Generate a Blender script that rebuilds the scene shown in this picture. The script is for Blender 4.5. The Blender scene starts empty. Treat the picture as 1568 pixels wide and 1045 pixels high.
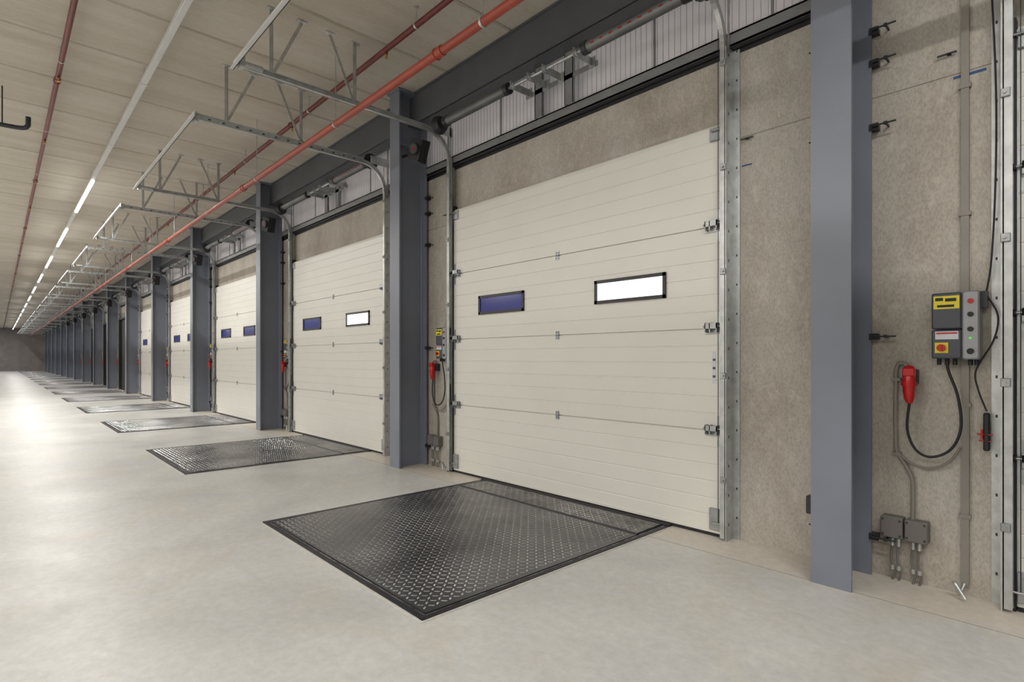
import bpy, math, random, copy
from mathutils import Vector, Matrix
random.seed(4)
sc = bpy.context.scene
sc.view_settings.view_transform = 'Standard'
sc.view_settings.exposure = 0.0

S = 5.41          # bay spacing
NB = 16           # bays to the far end
XD = -4.03        # centre of the nearest full door
XC = -1.24        # centre of the nearest column
WY = 4.47         # inner face of dock wall
CZ = 5.15         # ceiling

# ---------------------------------------------------------------- materials
def mat(name, col, rough=0.5, metal=0.0, noise=0.0, nscale=5.0, bump=0.0, bscale=80.0,
        emit=None, estr=0.0, col2=None, stretch=(1, 1, 1), spec=None, nosample=False):
    m = bpy.data.materials.new(name); m.use_nodes = True
    nt = m.node_tree; b = nt.nodes['Principled BSDF']
    b.inputs['Base Color'].default_value = (*col, 1)
    b.inputs['Roughness'].default_value = rough
    b.inputs['Metallic'].default_value = metal
    if spec is not None: b.inputs['Specular IOR Level'].default_value = spec
    tc = nt.nodes.new('ShaderNodeTexCoord')
    mp = nt.nodes.new('ShaderNodeMapping'); mp.inputs['Scale'].default_value = stretch
    nt.links.new(tc.outputs['Object'], mp.inputs['Vector'])
    if noise > 0 or col2:
        n = nt.nodes.new('ShaderNodeTexNoise'); n.inputs['Scale'].default_value = nscale
        n.inputs['Detail'].default_value = 6
        nt.links.new(mp.outputs[0], n.inputs['Vector'])
        r = nt.nodes.new('ShaderNodeValToRGB')
        r.color_ramp.elements[0].position = 0.35; r.color_ramp.elements[1].position = 0.65
        c2 = col2 or tuple(c * (1 - noise) for c in col)
        r.color_ramp.elements[0].color = (*c2, 1); r.color_ramp.elements[1].color = (*col, 1)
        nt.links.new(n.outputs['Fac'], r.inputs['Fac'])
        nt.links.new(r.outputs['Color'], b.inputs['Base Color'])
    if bump > 0:
        n2 = nt.nodes.new('ShaderNodeTexNoise'); n2.inputs['Scale'].default_value = bscale
        n2.inputs['Detail'].default_value = 4
        nt.links.new(mp.outputs[0], n2.inputs['Vector'])
        bp = nt.nodes.new('ShaderNodeBump'); bp.inputs['Strength'].default_value = bump
        bp.inputs['Distance'].default_value = 0.01
        nt.links.new(n2.outputs['Fac'], bp.inputs['Height'])
        nt.links.new(bp.outputs[0], b.inputs['Normal'])
    if emit:
        b.inputs['Emission Color'].default_value = (*emit, 1)
        b.inputs['Emission Strength'].default_value = estr
        if nosample: m.cycles.emission_sampling = 'NONE'
    return m

def concrete(name, base, dark, light, fine=90, big=1.6, rough=0.85, bump=0.35, stretch=(1,1,1), speck=0.5, blot=0.5):
    m = bpy.data.materials.new(name); m.use_nodes = True
    nt = m.node_tree; N = nt.nodes; L = nt.links; b = N['Principled BSDF']
    tc = N.new('ShaderNodeTexCoord'); mp = N.new('ShaderNodeMapping'); mp.inputs['Scale'].default_value = stretch
    L.new(tc.outputs['Object'], mp.inputs['Vector'])
    n1 = N.new('ShaderNodeTexNoise'); n1.inputs['Scale'].default_value = big; n1.inputs['Detail'].default_value = 8; n1.inputs['Roughness'].default_value = 0.62
    n2 = N.new('ShaderNodeTexNoise'); n2.inputs['Scale'].default_value = fine; n2.inputs['Detail'].default_value = 3
    n3 = N.new('ShaderNodeTexNoise'); n3.inputs['Scale'].default_value = fine*0.22; n3.inputs['Detail'].default_value = 7; n3.inputs['Roughness'].default_value = .65
    for n in (n1, n2, n3): L.new(mp.outputs[0], n.inputs['Vector'])
    r1 = N.new('ShaderNodeValToRGB'); e = r1.color_ramp.elements
    e[0].position = 0.32; e[0].color = (*dark, 1); e[1].position = 0.68; e[1].color = (*light, 1)
    e2 = r1.color_ramp.elements.new(0.5); e2.color = (*base, 1)
    L.new(n1.outputs['Fac'], r1.inputs['Fac'])
    r2 = N.new('ShaderNodeValToRGB'); e = r2.color_ramp.elements
    e[0].position = 0.36; e[0].color = (0.45, 0.43, 0.40, 1); e[1].position = 0.6; e[1].color = (1.12, 1.12, 1.12, 1)
    L.new(n2.outputs['Fac'], r2.inputs['Fac'])
    mx = N.new('ShaderNodeMixRGB'); mx.blend_type = 'MULTIPLY'; mx.inputs['Fac'].default_value = speck
    L.new(r1.outputs['Color'], mx.inputs['Color1']); L.new(r2.outputs['Color'], mx.inputs['Color2'])
    r3 = N.new('ShaderNodeValToRGB'); e = r3.color_ramp.elements
    e[0].position = 0.52; e[0].color = (0, 0, 0, 1); e[1].position = 0.72; e[1].color = (1, 1, 1, 1)
    L.new(n3.outputs['Fac'], r3.inputs['Fac'])
    mx2 = N.new('ShaderNodeMixRGB'); mx2.blend_type = 'MIX'
    ml = N.new('ShaderNodeMath'); ml.operation = 'MULTIPLY'; ml.inputs[1].default_value = blot
    L.new(r3.outputs['Color'], ml.inputs[0]); L.new(ml.outputs[0], mx2.inputs['Fac'])
    L.new(mx.outputs['Color'], mx2.inputs['Color1']); mx2.inputs['Color2'].default_value = (*[min(1, c*1.3) for c in light], 1)
    L.new(mx2.outputs['Color'], b.inputs['Base Color'])
    b.inputs['Roughness'].default_value = rough
    bp = N.new('ShaderNodeBump'); bp.inputs['Strength'].default_value = bump; bp.inputs['Distance'].default_value = 0.006
    L.new(n3.outputs['Fac'], bp.inputs['Height']); L.new(bp.outputs[0], b.inputs['Normal'])
    return m

M = {}
M['wall'] = concrete('wall_concrete', (.425,.39,.335), (.345,.31,.26), (.485,.455,.405), stretch=(1,1,.5), speck=.28, blot=.42, bump=.22)
M['ceil'] = concrete('ceiling_concrete', (.50,.455,.38), (.44,.395,.32), (.55,.51,.445), fine=30, big=.9, bump=.06, stretch=(3,.5,1), speck=.14, blot=.15)
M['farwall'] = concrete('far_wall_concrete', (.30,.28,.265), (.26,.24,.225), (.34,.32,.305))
M['sidewall'] = concrete('side_wall_concrete', (.56,.55,.53), (.50,.49,.47), (.60,.59,.57), speck=.1)
def floor_mat():
    m = bpy.data.materials.new('polished_concrete_floor'); m.use_nodes = True
    nt = m.node_tree; N = nt.nodes; L = nt.links; b = N['Principled BSDF']
    b.inputs['Specular IOR Level'].default_value = .27
    tc = N.new('ShaderNodeTexCoord')
    def noise(s, d=6, r=.55, dist=0):
        n = N.new('ShaderNodeTexNoise'); n.inputs['Scale'].default_value = s; n.inputs['Detail'].default_value = d
        n.inputs['Roughness'].default_value = r; n.inputs['Distortion'].default_value = dist
        L.new(tc.outputs['Object'], n.inputs['Vector']); return n
    def ramp(n, p0, c0, p1, c1):
        r = N.new('ShaderNodeValToRGB'); e = r.color_ramp.elements
        e[0].position = p0; e[0].color = (*c0, 1); e[1].position = p1; e[1].color = (*c1, 1)
        L.new(n.outputs['Fac'], r.inputs['Fac']); return r
    a = ramp(noise(.8, 8, .58, .4), .30, (.48,.482,.47), .70, (.645,.642,.62))
    w = ramp(noise(1.0, 7, .60, .9), .50, (0,0,0), .72, (1,1,1))
    mx = N.new('ShaderNodeMixRGB'); mx.inputs['Color2'].default_value = (.56,.505,.42,1)
    mm = N.new('ShaderNodeMath'); mm.operation = 'MULTIPLY'; mm.inputs[1].default_value = .55
    L.new(w.outputs[0], mm.inputs[0]); L.new(mm.outputs[0], mx.inputs['Fac']); L.new(a.outputs[0], mx.inputs['Color1'])
    sc1 = ramp(noise(2.6, 8, .7, 1.5), .60, (0,0,0), .76, (1,1,1))
    ms = N.new('ShaderNodeMath'); ms.operation = 'MULTIPLY'; ms.inputs[1].default_value = .4
    mxs = N.new('ShaderNodeMixRGB'); mxs.inputs['Color2'].default_value = (.74,.74,.71,1)
    L.new(sc1.outputs[0], ms.inputs[0]); L.new(ms.outputs[0], mxs.inputs['Fac']); L.new(mx.outputs[0], mxs.inputs['Color1'])
    sx = N.new('ShaderNodeSeparateXYZ'); L.new(tc.outputs['Object'], sx.inputs[0])
    nw = noise(5, 4)
    ad = N.new('ShaderNodeMath'); ad.operation = 'MULTIPLY_ADD'; ad.inputs[1].default_value = .25
    L.new(nw.outputs['Fac'], ad.inputs[0]); L.new(sx.outputs['Y'], ad.inputs[2])
    mr = N.new('ShaderNodeMapRange'); mr.inputs['From Min'].default_value = 3.98; mr.inputs['From Max'].default_value = 4.25; mr.inputs['To Max'].default_value = .75
    L.new(ad.outputs[0], mr.inputs['Value'])
    mxd = N.new('ShaderNodeMixRGB'); mxd.inputs['Color2'].default_value = (.64,.58,.49,1)
    L.new(mr.outputs[0], mxd.inputs['Fac']); L.new(mxs.outputs[0], mxd.inputs['Color1'])
    sp = ramp(noise(16, 9, .75), .38, (.89,.89,.89), .62, (1.04,1.04,1.04))
    mu = N.new('ShaderNodeMixRGB'); mu.blend_type = 'MULTIPLY'; mu.inputs['Fac'].default_value = .9
    L.new(mxd.outputs[0], mu.inputs['Color1']); L.new(sp.outputs[0], mu.inputs['Color2'])
    L.new(mu.outputs[0], b.inputs['Base Color'])
    rr = N.new('ShaderNodeMapRange'); rr.inputs['From Min'].default_value = .3; rr.inputs['From Max'].default_value = .7
    rr.inputs['To Min'].default_value = .33; rr.inputs['To Max'].default_value = .46
    L.new(noise(2.2, 8, .65).outputs['Fac'], rr.inputs['Value']); L.new(rr.outputs[0], b.inputs['Roughness'])
    bp = N.new('ShaderNodeBump'); bp.inputs['Strength'].default_value = .04; bp.inputs['Distance'].default_value = .01
    L.new(noise(4, 4).outputs['Fac'], bp.inputs['Height']); L.new(bp.outputs[0], b.inputs['Normal'])
    return m
M['floor'] = floor_mat()
M['door'] = mat('ivory_door_panel', (.74,.725,.665), .36, 0, noise=.03, nscale=2, bump=.05, bscale=120)
M['col'] = mat('blue_grey_paint', (.200,.217,.262), .38, 0, noise=.08, nscale=2.5, bump=.03, bscale=30)
M['beam'] = mat('dark_grey_paint', (.105,.112,.122), .5, 0, noise=.12, nscale=3)
M['galv'] = mat('galvanised_steel', (.58,.595,.59), .34, .65, noise=.22, nscale=14, bump=.05)
M['hing'] = mat('hinge_steel', (.44,.455,.46), .34, .75, noise=.25, nscale=20)
M['rail'] = mat('grey_steel_rail', (.29,.295,.30), .45, .2, noise=.12, nscale=6)
M['black'] = mat('black_rubber', (.012,.012,.014), .6)
M['frame'] = mat('black_window_frame', (.018,.016,.018), .4)
M['dark'] = mat('dark_steel', (.045,.047,.052), .42, .4, noise=.2)
M['plate'] = mat('tread_plate_steel', (.130,.130,.138), .28, .6, nscale=1.3, col2=(.055,.055,.06), bump=.12, bscale=60)
M['tread'] = mat('worn_tread_studs', (.74,.74,.75), .25, .7, nscale=1.4, col2=(.16,.16,.165))
M['rim'] = mat('leveller_rim', (.030,.028,.036), .45, .3, noise=.3, nscale=8)
M['edge'] = mat('worn_edge_steel', (.42,.41,.40), .35, .8, nscale=12, col2=(.06,.06,.06))
M['lipm'] = mat('worn_lip_steel', (.21,.205,.20), .34, .7, nscale=9, col2=(.07,.07,.07), bump=.3, bscale=90)
M['red'] = mat('orange_red_pipe', (.36,.060,.032), .38, 0, noise=.15, nscale=3)
M['dred'] = mat('dark_red_pipe', (.16,.026,.020), .42, 0, noise=.2, nscale=3)
M['brass'] = mat('brass_sprinkler', (.55,.30,.06), .35, .8, noise=.1)
M['white'] = mat('white_trunking', (.62,.62,.60), .4, 0, noise=.05)
M['lamp'] = mat('lamp_diffuser', (.9,.9,.9), .4, emit=(1,.985,.95), estr=9)
M['poly'] = mat('polycarbonate_sheet', (.68,.655,.66), .4, 0, noise=.06, nscale=2.2, stretch=(6,1,.5), emit=(.66,.63,.65), estr=.10, nosample=True)
M['polyrib'] = mat('polycarbonate_rib', (.54,.52,.525), .4, 0, noise=.05)
M['skywin'] = mat('daylight_pane', (.8,.8,.8), .2, emit=(.95,.97,1), estr=1.3, nosample=True)
M['bluewin'] = mat('dusk_blue_pane', (.010,.012,.05), .12, emit=(.035,.042,.20), estr=.6, noise=.3, nscale=4, nosample=True)
M['openblue'] = mat('dusk_opening', (.02,.03,.08), .4, emit=(.05,.10,.28), estr=.8, nosample=True)
M['opendark'] = mat('dark_opening', (.02,.018,.016), .5, noise=.3)
M['cgrey'] = mat('control_grey', (.065,.070,.085), .4, noise=.1)
M['csilver'] = mat('control_silver', (.32,.32,.335), .35, .3, noise=.06)
M['yellow'] = mat('yellow_label', (.80,.66,.02), .45, noise=.05)
M['lab'] = mat('white_label', (.62,.64,.68), .5, noise=.05)
M['redp'] = mat('red_plastic', (.52,.012,.012), .3, noise=.08)
M['green'] = mat('green_led', (.1,.6,.1), .3, emit=(.1,1,.1), estr=.3, nosample=True)
M['conduit'] = mat('grey_conduit', (.25,.23,.20), .5, noise=.1)
M['jbox'] = mat('junction_grey', (.16,.15,.14), .5, noise=.1)
M['bluem'] = mat('blue_mark', (.03,.09,.25), .7, noise=.2)
M['spring'] = mat('torsion_spring_steel', (.25,.255,.255), .45, .6, noise=.2)
M['sealer'] = mat('pale_grout', (.64,.62,.57), .7, noise=.15, nscale=20)
M['joint'] = mat('saw_cut_joint', (.22,.205,.18), .8, noise=.2)  # thin darker line on the floor, parallel to the dock wall
M['wjoint'] = mat('panel_joint', (.24,.22,.18), .9, noise=.3)  # shadow edge on the dock wall, put into colour as a thin dark strip

# ---------------------------------------------------------------- mesh builder
class B:
    def __init__(s): s.v = []; s.f = []; s.m = []; s.sm = []; s.mats = []
    def mi(s, k):
        if k not in s.mats: s.mats.append(k)
        return s.mats.index(k)
    def add(s, vs, fs, k, smooth=False):
        o = len(s.v); s.v += [tuple(v) for v in vs]; mi = s.mi(k)
        for f in fs: s.f.append(tuple(o + i for i in f)); s.m.append(mi); s.sm.append(smooth)
    def box(s, x0, x1, y0, y1, z0, z1, k, R=None, piv=None):
        vs = [Vector((x, y, z)) for x in (x0, x1) for y in (y0, y1) for z in (z0, z1)]
        if R is not None:
            p = piv or Vector(((x0+x1)/2, (y0+y1)/2, (z0+z1)/2))
            vs = [R @ (v - p) + p for v in vs]
        s.add(vs, [(0,1,3,2),(4,6,7,5),(0,4,5,1),(2,3,7,6),(0,2,6,4),(1,5,7,3)], k)
    def bbox(s, x0, x1, y0, y1, z0, z1, k, b=.004):
        prof = [(x0+b, z0), (x1-b, z0), (x1, z0+b), (x1, z1-b), (x1-b, z1), (x0+b, z1), (x0, z1-b), (x0, z0+b)]
        cx, cz = (x0+x1)/2, (z0+z1)/2
        fx = 1 - 2*b/(x1-x0); fz = 1 - 2*b/(z1-z0)
        ins = [(cx+(x-cx)*fx, cz+(z-cz)*fz) for x, z in prof]
        vs = [(x, y1, z) for x, z in prof] + [(x, y0+b, z) for x, z in prof] + [(x, y0, z) for x, z in ins]
        n = 8; fs = []
        for L in (0, 1):
            for i in range(n):
                j = (i+1) % n; fs.append((L*n+i, L*n+j, (L+1)*n+j, (L+1)*n+i))
        fs.append(tuple(range(2*n, 3*n))); fs.append(tuple(reversed(range(n))))
        s.add(vs, fs, k)
    def beamseg(s, p0, p1, w, h, k, up=Vector((0,0,1))):
        p0 = Vector(p0); p1 = Vector(p1); t = (p1-p0).normalized()
        if abs(t.dot(up)) > .98: up = Vector((1,0,0))
        a = t.cross(up).normalized(); c = a.cross(t)
        vs = [p + a*i*w/2 + c*j*h/2 for p in (p0, p1) for i, j in ((-1,-1),(1,-1),(1,1),(-1,1))]
        s.add(vs, [(3,2,1,0),(4,5,6,7),(0,1,5,4),(1,2,6,5),(2,3,7,6),(3,0,4,7)], k)
    def tube(s, pts, r, k, seg=10, cap=True, radii=None):
        pts = [Vector(p) for p in pts]; n = len(pts); vs = []
        prev = None
        for i, p in enumerate(pts):
            t = (pts[min(i+1, n-1)] - pts[max(i-1, 0)]).normalized()
            if prev is None:
                u = Vector((0,0,1)) if abs(t.z) < .9 else Vector((1,0,0))
                a = t.cross(u).normalized()
            else:
                a = (prev - t*prev.dot(t)).normalized()
            prev = a; c = t.cross(a); rr = radii[i] if radii else r
            for q in range(seg):
                th = 2*math.pi*q/seg; vs.append(p + (a*math.cos(th) + c*math.sin(th))*rr)
        fs = [(i*seg+q, i*seg+(q+1) % seg, (i+1)*seg+(q+1) % seg, (i+1)*seg+q) for i in range(n-1) for q in range(seg)]
        s.add(vs, fs, k, True)
        if cap:
            s.add(vs[:seg], [tuple(reversed(range(seg)))], k); s.add(vs[-seg:], [tuple(range(seg))], k)
    def cable(s, ctrl, r, k, seg=8, sub=8):
        P = [Vector(p) for p in ctrl]; P = [P[0]] + P + [P[-1]]; out = []
        for i in range(1, len(P)-2):
            for j in range(sub):
                t = j/sub; a, b, c, d = P[i-1], P[i], P[i+1], P[i+2]
                out.append(.5*((2*b)+(-a+c)*t+(2*a-5*b+4*c-d)*t*t+(-a+3*b-3*c+d)*t**3))
        out.append(P[-2]); s.tube(out, r, k, seg)
    def sweepYZ(s, path, prof, x, k):
        n = len(path); m = len(prof); vs = []
        for i, (y, z) in enumerate(path):
            a = path[max(i-1, 0)]; b = path[min(i+1, n-1)]
            ty, tz = b[0]-a[0], b[1]-a[1]; l = math.hypot(ty, tz); ty /= l; tz /= l
            ny, nz = -tz, ty
            for u, w in prof: vs.append((x+u, y+ny*w, z+nz*w))
        fs = [(i*m+q, i*m+(q+1) % m, (i+1)*m+(q+1) % m, (i+1)*m+q) for i in range(n-1) for q in range(m)]
        fs += [tuple(reversed(range(m))), tuple(range((n-1)*m, n*m))]
        s.add(vs, fs, k)
    def extrudeX(s, prof, x0, x1, k):
        m = len(prof); vs = [(x0, y, z) for y, z in prof] + [(x1, y, z) for y, z in prof]
        fs = [(q, (q+1) % m, m+(q+1) % m, m+q) for q in range(m)] + [tuple(reversed(range(m))), tuple(range(m, 2*m))]
        s.add(vs, fs, k)
    def mesh(s, name):
        me = bpy.data.meshes.new(name); me.from_pydata(s.v, [], s.f)
        for k in s.mats: me.materials.append(M[k])
        me.polygons.foreach_set('material_index', s.m); me.polygons.foreach_set('use_smooth', s.sm)
        me.validate(); me.update()
        import bmesh
        bm = bmesh.new(); bm.from_mesh(me); bmesh.ops.recalc_face_normals(bm, faces=bm.faces); bm.to_mesh(me); bm.free()
        return me
def put(name, me, loc=(0,0,0)):
    o = bpy.data.objects.new(name, me); o.location = loc; sc.collection.objects.link(o); return o

# ---------------------------------------------------------------- room shell
X0, X1, YB = -90.0, 9.0, -13.0
b = B(); b.box(X0-.3, X1+.3, YB-.3, WY+.5, -.3, 0, 'floor')
b.box(X0, X1, 4.0, 4.005, 0, .0006, 'joint')
put('floor', b.mesh('floor'))
b = B(); b.box(X0-.3, X1+.3, YB-.3, WY+.5, CZ+.03, CZ+.25, 'ceil')
x = -8.15 + 1.2*14
while x > X0-.3:
    xa, xb = x-1.2+.008, x-.008
    prof = [(xa, CZ+.035), (xa, CZ+.018), (xa+.018, CZ), (xb-.018, CZ), (xb, CZ+.018), (xb, CZ+.035)]
    ya, yb = YB, WY+.4
    vs = [(p, ya, q) for p, q in prof] + [(p, yb, q) for p, q in prof]; m = 6
    b.add(vs, [(q, (q+1) % m, m+(q+1) % m, m+q) for q in range(m)], 'ceil'); x -= 1.2
put('ceiling', b.mesh('ceiling'))
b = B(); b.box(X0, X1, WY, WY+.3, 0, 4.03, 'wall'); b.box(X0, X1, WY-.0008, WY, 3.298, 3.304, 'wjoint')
put('wall_dock', b.mesh('wall_dock'))
b = B(); b.box(X0, X1, WY+.12, WY+.3, 4.03, CZ+.03, 'beam'); put('wall_dock_upper', b.mesh('wall_dock_upper'))
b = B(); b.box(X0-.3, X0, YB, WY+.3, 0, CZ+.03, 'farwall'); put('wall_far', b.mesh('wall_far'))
b = B(); b.box(X1, X1+.3, YB, WY+.3, 0, CZ+.03, 'sidewall'); put('wall_near', b.mesh('wall_near'))
b = B(); b.box(X0, X1, YB-.3, YB, 0, CZ+.03, 'sidewall'); put('wall_back', b.mesh('wall_back'))
b = B(); x = X1
b.box(X0, X1, WY+.06, WY+.12, 4.03, CZ, 'poly')
while x > -45:
    b.box(x-.005, x, WY+.057, WY+.06, 4.15, CZ-.02, 'polyrib'); x -= .06
x = X1
while x > -80:
    b.box(x-.02, x, WY+.05, WY+.06, 4.15, CZ-.02, 'rail'); x -= 1.082
b.box(X0, X1, WY-.03, WY+.06, 4.035, 4.06, 'black')
put('window_1', b.mesh('clerestory'))
b = B(); b.box(X0, X1, WY-.05, WY+.03, 4.06, 4.075, 'rail'); b.box(X0, X1, WY-.05, WY-.04, 4.06, 4.17, 'rail'); b.box(X0, X1, WY-.05, WY+.06, 4.155, 4.17, 'rail')
b.box(X0, X1, WY-.004, WY+.0, 4.0, 4.035, 'black')
put('trim_1', b.mesh('clerestory_rail'))

# ---------------------------------------------------------------- columns & beam
b = B()
prof = [(-.12,3.98),(.12,3.98),(.12,3.999),(.012,3.999),(.006,4.008),(.006,4.402),(.012,4.411),(.12,4.411),(.12,4.43),(-.12,4.43),(-.12,4.411),(-.012,4.411),(-.006,4.402),(-.006,4.008),(-.012,3.999),(-.12,3.999)]
m = len(prof); H = CZ-.03
vs = [(x, y, 0) for x, y in prof] + [(x, y, H-.0) for x, y in prof]
b.add(vs, [(q, (q+1) % m, m+(q+1) % m, m+q) for q in range(m)] + [tuple(range(m)), tuple(range(m, 2*m))], 'col')
b.box(-.15, .15, 3.95, 4.44, CZ-.03, CZ-.005, 'col')
for z in (4.4,):
    b.box(.006, .118, 3.999, 4.41, z, z+.012, 'col')
b.bbox(-.165, -.115, 4.02, 4.08, .44, .56, 'dark', .004)
for z in (.27, 1.64, 3.08, 3.52, 3.74):
    for sx in (1, -1):
        if sx < 0 and z in (3.52, 1.64): continue
        b.box(.11, .165, 4.40, 4.412, z-.022, z+.022, 'dark') if sx > 0 else b.box(-.16, -.11, 4.40, 4.412, z-.022, z+.022, 'dark')
        b.box(min(sx*.10, sx*.16), max(sx*.10, sx*.16), 4.412, WY, z-.018, z+.018, 'dark')
        b.tube([(sx*.13, 4.385, z), (sx*.27, 4.385, z)], .006, 'dark', 8)
        b.tube([(sx*.20, 4.385, z), (sx*.22, 4.385, z)], .012, 'dark', 6)
        b.box(min(sx*.205, sx*.215), max(sx*.205, sx*.215), 4.385, WY, z-.006, z+.006, 'dark')
colm = b.mesh('steel_column')
for i in range(-1, NB): put('steel_column', colm, (XC-S*i, 0, 0))
b = B()
y0, y1, z0, z1 = 4.19, 4.43, 4.72, CZ-.005
b.box(X0, X1, y0, y1, z0, z0+.02, 'beam'); b.box(X0, X1, y0, y1, z1-.02, z1, 'beam'); b.box(X0, X1, y0+.03, y0+.042, z0, z1, 'beam')
b.box(X0, X1, WY-.06, WY+.12, CZ-.15, CZ, 'beam')
put('roof_edge_beam', b.mesh('roof_edge_beam'))

# ---------------------------------------------------------------- sectional door
DW, ZT = 1.84, 3.45
b = B()
yf, yb_ = 4.405, 4.445
p = [(yb_, .03)]
p.append((yf, .03))
for sct in range(4):
    z0 = .03 + sct*.855; 
    for g in range(1, 6):
        zg = z0 + g*.1425
        p += [(yf, zg-.007), (yf+.005, zg-.003), (yf+.005, zg+.003), (yf, zg+.007)]
    ze = z0+.855
    if sct < 3: p += [(yf, ze-.006), (yf+.018, ze-.003), (yf+.018, ze+.003), (yf, ze+.007)]
    else: p += [(yf, ze-.05), (yf+.006, ze-.015), (yf+.02, ze)]
p.append((yb_, .03+.855*4))
b.extrudeX(p, -DW, DW, 'door')
b.box(-DW, DW, yf-.002, yb_, .004, .03, 'black')
b.box(-DW, DW, yf-.006, yf+.01, .03, .055, 'door')
for sx in (-1, 1):
    b.box(sx*DW-.004, sx*DW+.004, yf-.002, yb_, .03, ZT-.02, 'galv')
def hinge(x, z, w=.05):
    b.bbox(x-w/2, x+w/2, yf-.006, yf, z+.008, z+.045, 'hing', .002)
    b.bbox(x-w/2, x+w/2, yf-.006, yf, z-.045, z-.008, 'hing', .002)
    b.tube([(x-w/2, yf-.008, z), (x+w/2, yf-.008, z)], .008, 'hing', 8)
    for dx in (-.3*w, .3*w):
        for dz in (-.028, .028): b.tube([(x+dx, yf-.006, z+dz), (x+dx, yf-.011, z+dz)], .005, 'dark', 6)
for j in (1, 2, 3):
    z = .03+.855*j
    hinge(0, z)
    for sx in (-1, 1):
        hinge(sx*(DW-.08), z, .13)
        b.tube([(sx*(DW-.15), yf-.03, z+.02), (sx*(DW+.045), yf-.03, z+.02)], .008, 'hing', 8)
        b.tube([(sx*(DW+.005), yf-.03, z+.02), (sx*(DW+.02), yf-.03, z+.02)], .02, 'black', 12)
        for xx in (.13, .09, .03):
            b.box(min(sx*(DW-xx), sx*(DW-xx+.008)), max(sx*(DW-xx), sx*(DW-xx+.008)), yf-.048, yf, z-.03, z+.05, 'hing')
        b.box(min(sx*(DW-.13), sx*(DW-.022)), max(sx*(DW-.13), sx*(DW-.022)), yf-.048, yf-.042, z+.0, z+.045, 'hing')
        b.box(min(sx*(DW-.04), sx*DW), max(sx*(DW-.04), sx*DW), yf-.004, yf, z-.13, z+.13, 'galv')
for sx in (-1, 1):
    xa, xb = sorted((sx*(DW-.10), sx*DW))
    b.bbox(xa, xb, yf-.03, yf, .06, .24, 'hing', .003)
    b.bbox(xa, xb, yf-.02, yf, ZT-.14, ZT-.03, 'hing', .003)
    b.tube([(sx*(DW-.08), yf-.035, .12), (sx*(DW+.045), yf-.035, .12)], .008, 'hing', 8)
    b.tube([(sx*(DW-.08), yf-.03, ZT-.06), (sx*(DW+.045), yf-.03, ZT-.06)], .008, 'hing', 8)
    b.tube([(sx*(DW-.015), yf-.035, .12), (sx*(DW-.015), yf-.035, 4.5)], .003, 'dark', 6)
b.box(DW-.085, DW-.05, yf-.001, yf+.001, 1.28, 1.55, 'lab')
for z in (1.33, 1.40, 1.47): b.box(DW-.08, DW-.055, yf-.0015, yf-.001, z, z+.02, 'cgrey')
doorv = {}
for var in ('mix', 'blue'):
    c = copy.deepcopy(b)
    for sgn, (xa, xb) in ((-1, (-1.32, -.51)), (1, (.51, 1.32))):
        za, zb = 2.035, 2.268; t = .032
        c.box(xa, xb, yf-.016, yf+.004, za, za+t, 'frame'); c.box(xa, xb, yf-.016, yf+.004, zb-t, zb, 'frame')
        c.box(xa, xa+t, yf-.016, yf+.004, za, zb, 'frame'); c.box(xb-t, xb, yf-.016, yf+.004, za, zb, 'frame')
        pk = 'skywin' if (sgn > 0 and var == 'mix') else 'bluewin'
        c.box(xa+t, xb-t, yf-.005, yf+.003, za+t, zb-t, pk)
    doorv[var] = c.mesh('sectional_door_'+var)
def opening(k):
    c = B(); c.box(-DW, DW, WY-.012, WY-.001, 0, ZT-.05, k)
    c.box(-DW-.0, -DW+.06, 4.36, WY-.001, 0, ZT, 'black'); c.box(DW-.06, DW, 4.36, WY-.001, 0, ZT, 'black')
    c.box(-DW, DW, 4.36, WY-.001, ZT-.08, ZT, 'black'); return c.mesh('dock_opening')
opb, opd = opening('openblue'), opening('opendark')
def bayx(k): return XD - S*(k-1)
def doorx(k): return bayx(k) + (.09 if k == 0 else 0)
for k in range(0, NB+1):
    x = doorx(k)
    if x-DW < X0+.5: continue
    if k <= 5: put('sectional_door', doorv['mix' if k <= 2 else 'blue'], (x, 0, 0))
    elif k in (6, 7, 8): put('dock_doorway', opd, (x, 0, 0))
    else: put('dock_doorway', opb, (x, 0, 0))

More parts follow.
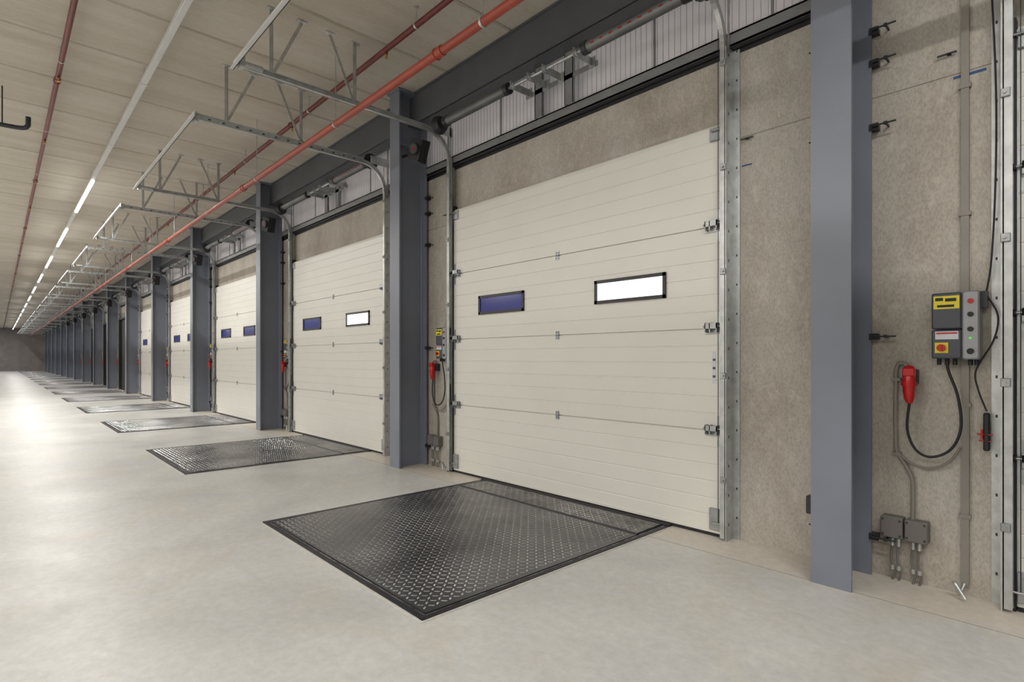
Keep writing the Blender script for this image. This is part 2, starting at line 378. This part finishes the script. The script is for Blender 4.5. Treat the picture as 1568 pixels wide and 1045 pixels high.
# ---------------------------------------------------------------- tracks
b = B()
R = .40; yv = 4.362; zh = 4.43
path = [(yv, .02), (yv, zh-R)]
for i in range(1, 13):
    a = math.pi/2*i/12; path.append((yv-R+R*math.cos(a), zh-R+R*math.sin(a)))
path.append((1.78, zh))
def cprof(open_dir, w=.028, h=.03, t=.004):
    o = open_dir
    return [(-o*w/2, -h), (o*w/2, -h), (o*w/2, -h+t*1.5), (-o*w/2+o*t, -h+t), (-o*w/2+o*t, h-t), (o*w/2, h-t*1.5), (o*w/2, h), (-o*w/2, h)]
for sx in (-1, 1):
    b.sweepYZ(path, cprof(-sx, .038, .028, .005), sx*(DW+.036), 'galv')
    xa, xb = sorted((sx*(DW+.062), sx*(DW+.070)));  b.box(xa, xb, 4.335, WY-.002, 0, 4.03, 'galv')
    xa, xb = sorted((sx*(DW+.070), sx*(DW+.125)));  b.box(xa, xb, WY-.010, WY-.002, 0, 4.03, 'galv')
    xa, xb = sorted((sx*(DW+.006), sx*(DW+.022))); b.box(xa, xb, 4.39, WY-.002, 0, 3.5, 'black')
    z = .12
    while z < 4.0:
        xa, xb = sorted((sx*(DW+.0715), sx*(DW+.0605))); b.box(xa, xb, 4.375, 4.387, z, z+.022, 'dark')
        xa, xb = sorted((sx*(DW+.096), sx*(DW+.106))); b.box(xa, xb, WY-.0115, WY-.010, z+.05, z+.068, 'dark')
        z += .24
    for z in (.5, 1.35, 2.2, 3.05, 3.9):
        xa, xb = sorted((sx*(DW+.025), sx*(DW+.070))); b.bbox(xa, xb, 4.318, 4.332, z-.025, z+.025, 'hing', .003)
        b.tube([(sx*(DW+.05), 4.305, z), (sx*(DW+.05), 4.335, z)], .009, 'hing', 6)
    xa, xb = sorted((sx*(DW+.062), sx*(DW+.066)));  b.box(xa, xb, 1.78, 3.98, zh-.03, zh+.03, 'galv')
    xa, xb = sorted((sx*(DW+.062), sx*(DW+.10)));  b.box(xa, xb, 1.78, 3.98, zh+.026, zh+.03, 'galv')
    y = 1.9
    while y < 3.9:
        xa, xb = sorted((sx*(DW+.0665), sx*(DW+.0615))); b.box(xa, xb, y, y+.03, zh-.008, zh+.008, 'dark'); y += .16
    xh = sx*(DW+.09)
    for yh, br in ((2.1, .32), (3.04, -.30)):
        zc_ = CZ-.001
        b.box(xh-.020, xh+.020, yh-.002, yh+.002, zh, zc_, 'galv'); b.box(xh-.002, xh+.002, yh-.020, yh+.020, zh, zc_, 'galv')
        b.beamseg((xh, yh+math.copysign(.02, br), zh+.05), (xh, yh+br, CZ-.02), .006, .034, 'galv')
        b.box(xh-.03, xh+.03, yh-.05, yh+.05, CZ-.008, CZ-.0005, 'galv')
        b.box(xh-.03, xh+.03, yh+br-.05, yh+br+.05, CZ-.008, CZ-.0005, 'galv')
        b.box(xh-.02, xh+.02, yh-.03, yh+.03, zh+.02, zh+.035, 'galv')
    b.tube([(sx*(DW+.0), 1.80, zh), (sx*(DW+.0), 1.98, zh)], .028, 'galv', 12)
    b.box(sx*DW-.05, sx*DW+.05, 1.76, 1.80, zh-.05, zh+.05, 'galv')
b.box(-DW-.12, DW+.12, 1.735, 1.742, zh-.035, zh+.045, 'white')
b.box(-DW-.12, DW+.12, 1.742, 1.785, zh+.038, zh+.045, 'white')
b.box(-DW-.12, DW+.12, 1.705, 1.742, zh-.035, zh-.028, 'white')
trk = b.mesh('door_track')
for k in range(0, NB+1):
    if bayx(k)-2 > X0: put('door_track', trk, (doorx(k), 0, 0))

# ---------------------------------------------------------------- torsion shaft
b = B(); ys, zs = 4.15, 4.48
b.tube([(-1.95, ys, zs), (1.95, ys, zs)], .0145, 'galv', 12)
def spring(xa, xb, r, k):
    pts, rad = [], []; n = int((xb-xa)/.011)
    for i in range(n*2+1):
        pts.append((xa+(xb-xa)*i/(n*2), ys, zs)); rad.append(r if i % 2 else r-.005)
    b.tube(pts, r, k, 14, True, rad)
spring(-1.66, -.52, .055, 'spring'); spring(.60, 1.66, .055, 'spring')
for i in range(9):
    x = .7 + i*.105; b.box(x, x+.035, ys-.058, ys-.052, zs-.018, zs-.008, 'redp')
for x in (-1.66, -.52, .60, 1.66): b.tube([(x-.03, ys, zs), (x+.03, ys, zs)], .062, 'dark', 14)
for sx in (-1, 1):
    b.tube([(sx*x_, ys, zs) for x_ in (1.74, 1.76, 1.765, 1.81, 1.815, 1.83)], .1, 'dark', 20, True, [.085, .085, .10, .10, .115, .115])
    xa, xb = sorted((sx*1.90, sx*1.906)); b.box(xa, xb, 4.10, 4.42, 4.42, 4.54, 'galv'); b.box(xa, xb, 4.38, WY-.06, 4.03, 4.715, 'galv')
    b.tube([(sx*1.88, ys, zs), (sx*1.93, ys, zs)], .04, 'galv', 12)
for x in (-.28, .16):
    b.box(x-.06, x+.06, 4.40, 4.406, 4.17, 4.719, 'rail'); b.box(x-.06, x-.05, 4.40, WY-.04, 4.17, 4.719, 'rail'); b.box(x+.05, x+.06, 4.40, WY-.04, 4.17, 4.719, 'rail')
for x in (-.42, -.16, .06, .48):
    b.box(x-.003, x+.003, 4.10, 4.40, zs-.04, zs+.04, 'galv'); b.tube([(x-.02, ys, zs), (x+.02, ys, zs)], .035, 'galv', 12)
    b.box(x-.04, x+.04, 4.392, 4.40, zs-.06, zs+.05, 'galv')
b.box(-.48, .54, 4.40, 4.41, zs-.05, zs-.0, 'rail')
tor = b.mesh('torsion_spring_shaft')
for k in range(0, NB+1):
    if bayx(k)-2 > X0: put('torsion_spring_shaft', tor, (doorx(k), 0, 0))

# ---------------------------------------------------------------- dock leveller
def leveller(pitch, sc_):
    b = B(); xa, xb, ya, yb2 = -1.20, 1.38, 1.765, 4.36
    rw = .075
    b.box(xa-.018, xb+.018, ya-.018, yb2, .0005, .003, 'sealer')
    b.box(xa, xb, ya, ya+rw*.6, .001, .010, 'rim'); b.box(xa, xa+rw, ya, yb2, .001, .0095, 'rim'); b.box(xb-rw*.5, xb, ya, yb2, .001, .0095, 'rim')
    b.box(xa, xb, ya, yb2, .0008, .004, 'black')
    b.box(xa+rw-.010, xa+rw, ya+rw*.6, yb2, .004, .0115, 'edge'); b.box(xb-rw*.5, xb-rw*.5+.008, ya+rw*.6, yb2, .004, .0115, 'edge')
    b.box(xa+rw, xb-rw*.5, ya+rw*.6-.008, ya+rw*.6, .004, .0115, 'edge')
    pa, pb, qa, qb = xa+rw+.012, xb-rw*.5-.012, ya+rw*.6+.012, 3.92
    b.box(pa, pb, qa, qb, .004, .014, 'plate')
    b.tube([(pa, qb+.02, .010), (pb, qb+.02, .010)], .012, 'dark', 8)
    b.box(pa+.02, pb-.02, qb+.04, yb2-.03, .004, .016, 'lipm')
    b.box(xa, xb, yb2-.025, yb2+.03, .001, .02, 'black')
    def studs(x0, x1, y0, y1, z, k):
        nx = int((x1-x0)/pitch); ny = int((y1-y0)/pitch); vs = []; fs = []
        for i in range(nx):
            for j in range(ny):
                cx = x0+(i+.5)*pitch; cy = y0+(j+.5)*pitch; a = math.pi/4 if (i+j) % 2 else -math.pi/4
                ca, sa = math.cos(a), math.sin(a); o = len(vs); q = sc_
                for u, w, h in ((-.018*q,0,0),(0,-.0065*q,0),(.018*q,0,0),(0,.0065*q,0),(-.009*q,0,.0035),(.009*q,0,.0035)):
                    vs.append((cx+u*ca-w*sa, cy+u*sa+w*ca, z+h))
                fs += [(o,o+1,o+4),(o+1,o+2,o+5),(o+1,o+5,o+4),(o+2,o+3,o+5),(o+3,o,o+4),(o+3,o+4,o+5)]
        b.add(vs, fs, k)
    studs(pa+.01, pb-.01, qa+.01, qb-.01, .0138, 'tread'); studs(pa+.03, pb-.03, qb+.05, yb2-.035, .0158, 'tread')
    return b.mesh('dock_leveller')
lev = leveller(.047, 1.28)
for k in range(0, NB+1):
    if bayx(k)-2 > X0: put('dock_leveller', lev, (bayx(k), 0, 0))

# ---------------------------------------------------------------- control equipment
o = -1.38
b = B(); x0, x1 = o-.77, o-.535; zb, zt = 1.485, 1.90; f = 4.33
b.box(x0+.03, x1-.03, 4.44, WY, zb+.03, zt-.03, 'dark')
b.bbox(x0, x1-.085, f, 4.445, zb+.19, zt, 'cgrey', .008)
b.bbox(x0, x1-.085, f, 4.445, zb+.005, zb+.185, 'cgrey', .008)
b.bbox(x1-.083, x1, f-.004, 4.445, zb, zt+.004, 'csilver', .008)
b.box(x0+.012, x1-.095, f-.002, f, zt-.10, zt-.02, 'yellow')
b.box(x0+.02, x0+.06, f-.003, f-.002, zt-.05, zt-.03, 'black'); b.box(x0+.07, x1-.11, f-.003, f-.002, zt-.055, zt-.035, 'black'); b.box(x0+.03, x1-.12, f-.003, f-.002, zt-.09, zt-.075, 'black')
b.box(x0+.02, x1-.10, f-.002, f, zb+.125, zb+.175, 'lab')
b.box(x0+.025, x1-.105, f-.003, f-.002, zb+.158, zb+.168, 'redp')
b.box(x0+.018, x0+.085, f-.002, f, zb+.04, zb+.105, 'yellow')
b.tube([(x0+.052, f-.002, zb+.072), (x0+.052, f-.025, zb+.072)], .022, 'redp', 16)
b.box(x0+.046, x0+.058, f-.034, f-.024, zb+.05, zb+.094, 'redp')
for dz in (.06, .14, .23): b.tube([(x1-.042, f-.004, zt-dz), (x1-.042, f-.012, zt-dz)], .015, 'black' if dz > .1 else 'redp', 14)
b.tube([(x1-.042, f-.004, zb+.13), (x1-.042, f-.010, zb+.13)], .008, 'green', 10)
b.tube([(x1-.042, f-.004, zb+.05), (x1-.042, f-.010, zb+.05)], .018, 'black', 14)
b.box(x1, x1+.03, 4.37, 4.44, zt-.10, zt-.0, 'dark')
for x in (x0+.03, x0+.07, x0+.11, x1-.05, x1-.02): b.tube([(x, 4.39, zb+.01), (x, 4.39, zb-.035)], .012, 'black', 8)
box_m = b.mesh('door_control_box')
b = B(); px_, pz = o-.895, 1.30
b.bbox(px_-.035, px_+.035, 4.40, WY, pz+.02, pz+.12, 'dark', .005)
b.tube([(px_, 4.385, pz+.125), (px_, 4.37, pz+.11), (px_, 4.362, pz+.03), (px_, 4.36, pz-.03), (px_+.002, 4.365, pz-.07), (px_+.003, 4.37, pz-.10)], .03, 'redp', 18, True, [.030,.036,.037,.032,.029,.016])
b.tube([(px_, 4.362, pz+.015), (px_, 4.362, pz+.035)], .043, 'redp', 18)
b.bbox(px_-.030, px_+.038, 4.325, 4.37, pz+.075, pz+.13, 'redp', .006)
b.cable([(px_+.003, 4.37, pz-.09), (o-.905, 4.37, 1.03), (o-.86, 4.37, .90), (o-.78, 4.38, .86), (o-.68, 4.38, .92), (o-.63, 4.38, 1.06), (o-.645, 4.385, 1.25), (o-.69, 4.39, 1.40), (o-.70, 4.39, 1.46)], .008, 'black')
plug_m = b.mesh('industrial_power_plug')
b = B()
b.cable([(o-.90, 4.42, 1.40), (o-.93, 4.43, 1.455), (o-.975, 4.44, 1.44), (o-.985, 4.445, 1.30), (o-.985, 4.445, .95), (o-.975, 4.445, .86), (o-.91, 4.445, .74), (o-.89, 4.445, .66), (o-.89, 4.445, .42)], .013, 'conduit')
b.cable([(o-.975, 4.44, .86), (o-.90, 4.43, .80), (o-.80, 4.43, .78), (o-.70, 4.43, .83), (o-.64, 4.44, .93)], .007, 'conduit')
b.box(o-.64, o-.60, 4.445, WY, .06, 1.52, 'conduit'); b.box(o-.64, o-.60, 4.445, WY, 1.90, 4.03, 'conduit')
for z in (.5, 1.2, 2.4, 3.2): b.box(o-.65, o-.59, 4.44, WY, z-.012, z+.012, 'conduit')
for z in (.6, 1.1): b.box(o-1.005, o-.955, 4.43, WY, z+.25-.01, z+.25+.01, 'conduit')
b.cable([(o-.62, 4.44, .08), (o-.64, 4.40, .03), (o-.66, 4.36, .10), (o-.60, 4.33, .02)], .010, 'galv')
b.cable([(o-.50, 4.40, 4.0), (o-.47, 4.41, 3.2), (o-.47, 4.41, 2.6), (o-.49, 4.42, 2.1), (o-.515, 4.41, 1.88)], .005, 'black')
b.cable([(o-.515, 4.41, 1.88), (o-.46, 4.41, 1.75), (o-.48, 4.41, 1.6), (o-.56, 4.40, 1.42), (o-.55, 4.40, 1.3), (o-.51, 4.40, 1.17)], .005, 'black')
con_m = b.mesh('cable_conduit')
b = B()
b.bbox(o-1.06, o-.935, 4.385, WY, .29, .43, 'jbox', .006); b.bbox(o-.925, o-.80, 4.385, WY, .285, .425, 'jbox', .006)
for x in (-1.045, -.95, -.91, -.815):
    for z in (.31, .41): b.tube([(o+x, 4.384, z), (o+x, 4.379, z)], .006, 'dark', 8)
for x in (-1.0, -.965, -.885, -.85):
    b.tube([(o+x, 4.43, .29), (o+x, 4.43, .23)], .013, 'galv', 8); b.cable([(o+x, 4.43, .24), (o+x-.01, 4.435, .14), (o+x+.01, 4.43, .06), (o+x, 4.43, .001)], .007, 'jbox')
    b.tube([(o+x, 4.43, .10), (o+x, 4.43, .07)], .014, 'galv', 8)
jb_m = b.mesh('junction_box')
b = B()
b.bbox(o-.525, o-.495, 4.38, 4.42, .93, 1.16, 'black', .006); b.box(o-.52, o-.50, 4.42, WY, 1.0, 1.1, 'dark')
b.tube([(o-.555, 4.385, 1.03), (o-.48, 4.385, 1.03)], .005, 'redp', 8); b.tube([(o-.545, 4.385, .99), (o-.485, 4.385, .99)], .004, 'redp', 8)
b.tube([(o-.53, 4.375, 1.06), (o-.53, 4.375, 1.0)], .006, 'redp', 8)
hs_m = b.mesh('pull_switch')
b = B(); cx, cy, cz = -2.06, 4.0, 4.19
Rm = Matrix.Rotation(.40, 3, 'Y') @ Matrix.Rotation(.35, 3, 'Z')
b.box(cx-.09, cx+.09, cy-.08, cy+.08, cz-.14, cz+.13, 'black', Rm)
c0 = Vector((cx, cy, cz)); d = Rm @ Vector((0, -1, 0))
b.tube([c0+d*.07, c0+d*.11], .070, 'dark', 18); b.tube([c0+d*.11, c0+d*.115], .058, 'cgrey', 18); b.tube([c0+d*.115, c0+d*.118], .02, 'redp', 12)
for s_ in (-.05, 0, .05): b.box(cx-.097, cx+.097, cy+.02+s_, cy+.03+s_, cz-.15, cz+.14, 'dark', Rm, c0)
b.box(cx-.50, cx, cy+.06, cy+.09, cz+.05, cz+.08, 'dark'); b.box(cx-.02, cx+.01, cy+.03, cy+.09, cz, cz+.08, 'dark')
sp_m = b.mesh('dock_spotlight')
b = B()
b.box(o-.68, o-.52, WY-.004, WY, 3.27, 3.285, 'bluem'); b.box(o+3.36-.0, o+3.44, WY-.004, WY, 3.06, 3.07, 'bluem')
b.box(o-.76, o-.66, WY-.03, WY-.02, 3.43, 3.44, 'dark'); b.box(o-.71, o-.69, WY-.03, WY, 3.43, 3.44, 'dark')
b.box(o+3.36, o+3.46, WY-.03, WY-.02, 3.27, 3.28, 'dark'); b.box(o+3.40, o+3.42, WY-.03, WY, 3.27, 3.28, 'dark')
an_m = b.mesh('wall_anchor')
for k in range(0, 11):
    x = bayx(k)
    put('door_control_box', box_m, (x, 0, 0)); put('industrial_power_plug', plug_m, (x, 0, 0)); put('cable_conduit', con_m, (x, 0, 0))
    put('junction_box', jb_m, (x, 0, 0)); put('pull_switch', hs_m, (x, 0, 0)); put('wall_anchor', an_m, (x, 0, 0))
    if k > 0: put('dock_spotlight', sp_m, (x, 0, 0))

# ---------------------------------------------------------------- pipes
def pipe(name, y, z, r, k, heads=None, coup=2.7, off=0.0):
    b = B(); b.tube([(X1-.01, y, z), (X0+.01, y, z)], r, k, 16)
    x = X1 - 1 - off
    while x > X0+1:
        b.tube([(x-.045, y, z), (x+.045, y, z)], r*1.22, k, 16)
        b.tube([(x-.055, y, z), (x-.045, y, z)], r*1.4, k, 16); x -= coup*2
    x = X1 - .4 - off
    while x > X0+1:
        b.tube([(x, y, z+r), (x, y, CZ-.001)], .005, 'galv', 6); b.tube([(x-.012, y, z), (x+.012, y, z)], r*1.12, 'galv', 14)
        b.box(x-.02, x+.02, y-.02, y+.02, CZ-.006, CZ-.0005, 'galv'); x -= coup
    if heads:
        x = X1 - heads
        while x > -45:
            b.tube([(x, y, z-r*.5), (x, y, z-r-.03)], .013, k, 10)
            b.tube([(x, y, z-r-.03), (x, y, z-r-.05), (x, y, z-r-.065), (x, y, z-r-.07)], .01, 'brass', 10, True, [.014,.010,.008,.022]); x -= 2.7
    return put(name, b.mesh(name))
pipe('sprinkler_pipe', 2.92, 4.25, .038, 'red', off=1.3)
pipe('sprinkler_pipe', 3.19, 4.95, .030, 'dred', heads=1.0)
pipe('sprinkler_pipe', .555, 5.0, .028, 'dred', heads=1.6, off=.8)
pipe('sprinkler_pipe', -5.6, 5.0, .028, 'dred', heads=1.6)
b = B()
b.cable([(-10.3, -.9, 4.62), (-10.1, -.1, 4.62), (-10.05, .22, 4.62), (-10.02, .30, 4.65), (-10.02, .31, 4.72), (-10.02, .31, 4.78)], .03, 'dark', 12)
b.tube([(-10.2, -.5, 4.62), (-10.2, -.5, CZ)], .008, 'dark', 8); b.tube([(-10.1, .05, 4.62), (-10.1, .05, CZ)], .008, 'dark', 8)
put('drain_pipe', b.mesh('drain_pipe'))

# ---------------------------------------------------------------- light lines
def lightrow(y, lit, P, PF, zc=4.95):
    b = B()
    prof = [(y-.032, zc-.02), (y-.026, zc-.03), (y+.026, zc-.03), (y+.032, zc-.02), (y+.032, zc+.03), (y-.032, zc+.03)]
    b.extrudeX(prof, X0+.5, X1-.3, 'white')
    x = X1-1
    while x > X0+1:
        b.tube([(x, y, zc+.03), (x, y, CZ-.001)], .004, 'galv', 6); b.box(x-.03, x+.03, y-.036, y+.036, zc-.034, zc+.034, 'white'); x -= S/2
    k = -3; lamps = []; far = []
    def al(xc, L, e):
        ld = bpy.data.lights.new('lamp', 'AREA'); ld.shape = 'RECTANGLE'; ld.size = L; ld.size_y = .06
        ld.energy = e; ld.color = (1, .975, .94)
        lo = bpy.data.objects.new('lamp_tube', ld); lo.location = (xc, y, zc-.058); sc.collection.objects.link(lo); lamps.append(lo)
    while True:
        xe = -13.3 - S*k
        if xe < X0+4: break
        if lit(xe) and xe < X1-.4:
            pr = [(y-.03, zc-.031), (y-.025, zc-.055), (y+.025, zc-.055), (y+.03, zc-.031)]
            b.extrudeX(pr, xe-3.1, xe, 'lamp')
            al(xe-1.55, 3.05, P) if (xe > -26) else far.append(xe)
        k += 1
    for i in range(0, len(far), 3):
        g = far[i:i+3]; a, c = g[-1]-3.1, g[0]
        al((a+c)/2, c-a, PF*len(g))
    ob = put('linear_light_fixture', b.mesh('linear_light_fixture'))
    for l in lamps: l.parent = ob
lightrow(1.35, lambda x: x < -12 or x > 0, 120, 65)
lightrow(-3.4, lambda x: True, 190, 80)
lightrow(-9.4, lambda x: True, 175, 75)

w = bpy.data.worlds.new('world'); sc.world = w; w.use_nodes = True
w.node_tree.nodes['Background'].inputs[0].default_value = (.8, .87, 1, 1); w.node_tree.nodes['Background'].inputs[1].default_value = .3

# ---------------------------------------------------------------- camera
cd = bpy.data.cameras.new('camera'); cam = bpy.data.objects.new('camera', cd); sc.collection.objects.link(cam)
cam.location = (0, 0, 1.49); cam.rotation_euler = (math.pi/2, 0, math.radians(47.15))
cd.sensor_width = 36; cd.lens = 19.515; cd.shift_y = .0172; cd.clip_end = 200; cd.clip_start = .05
sc.camera = cam
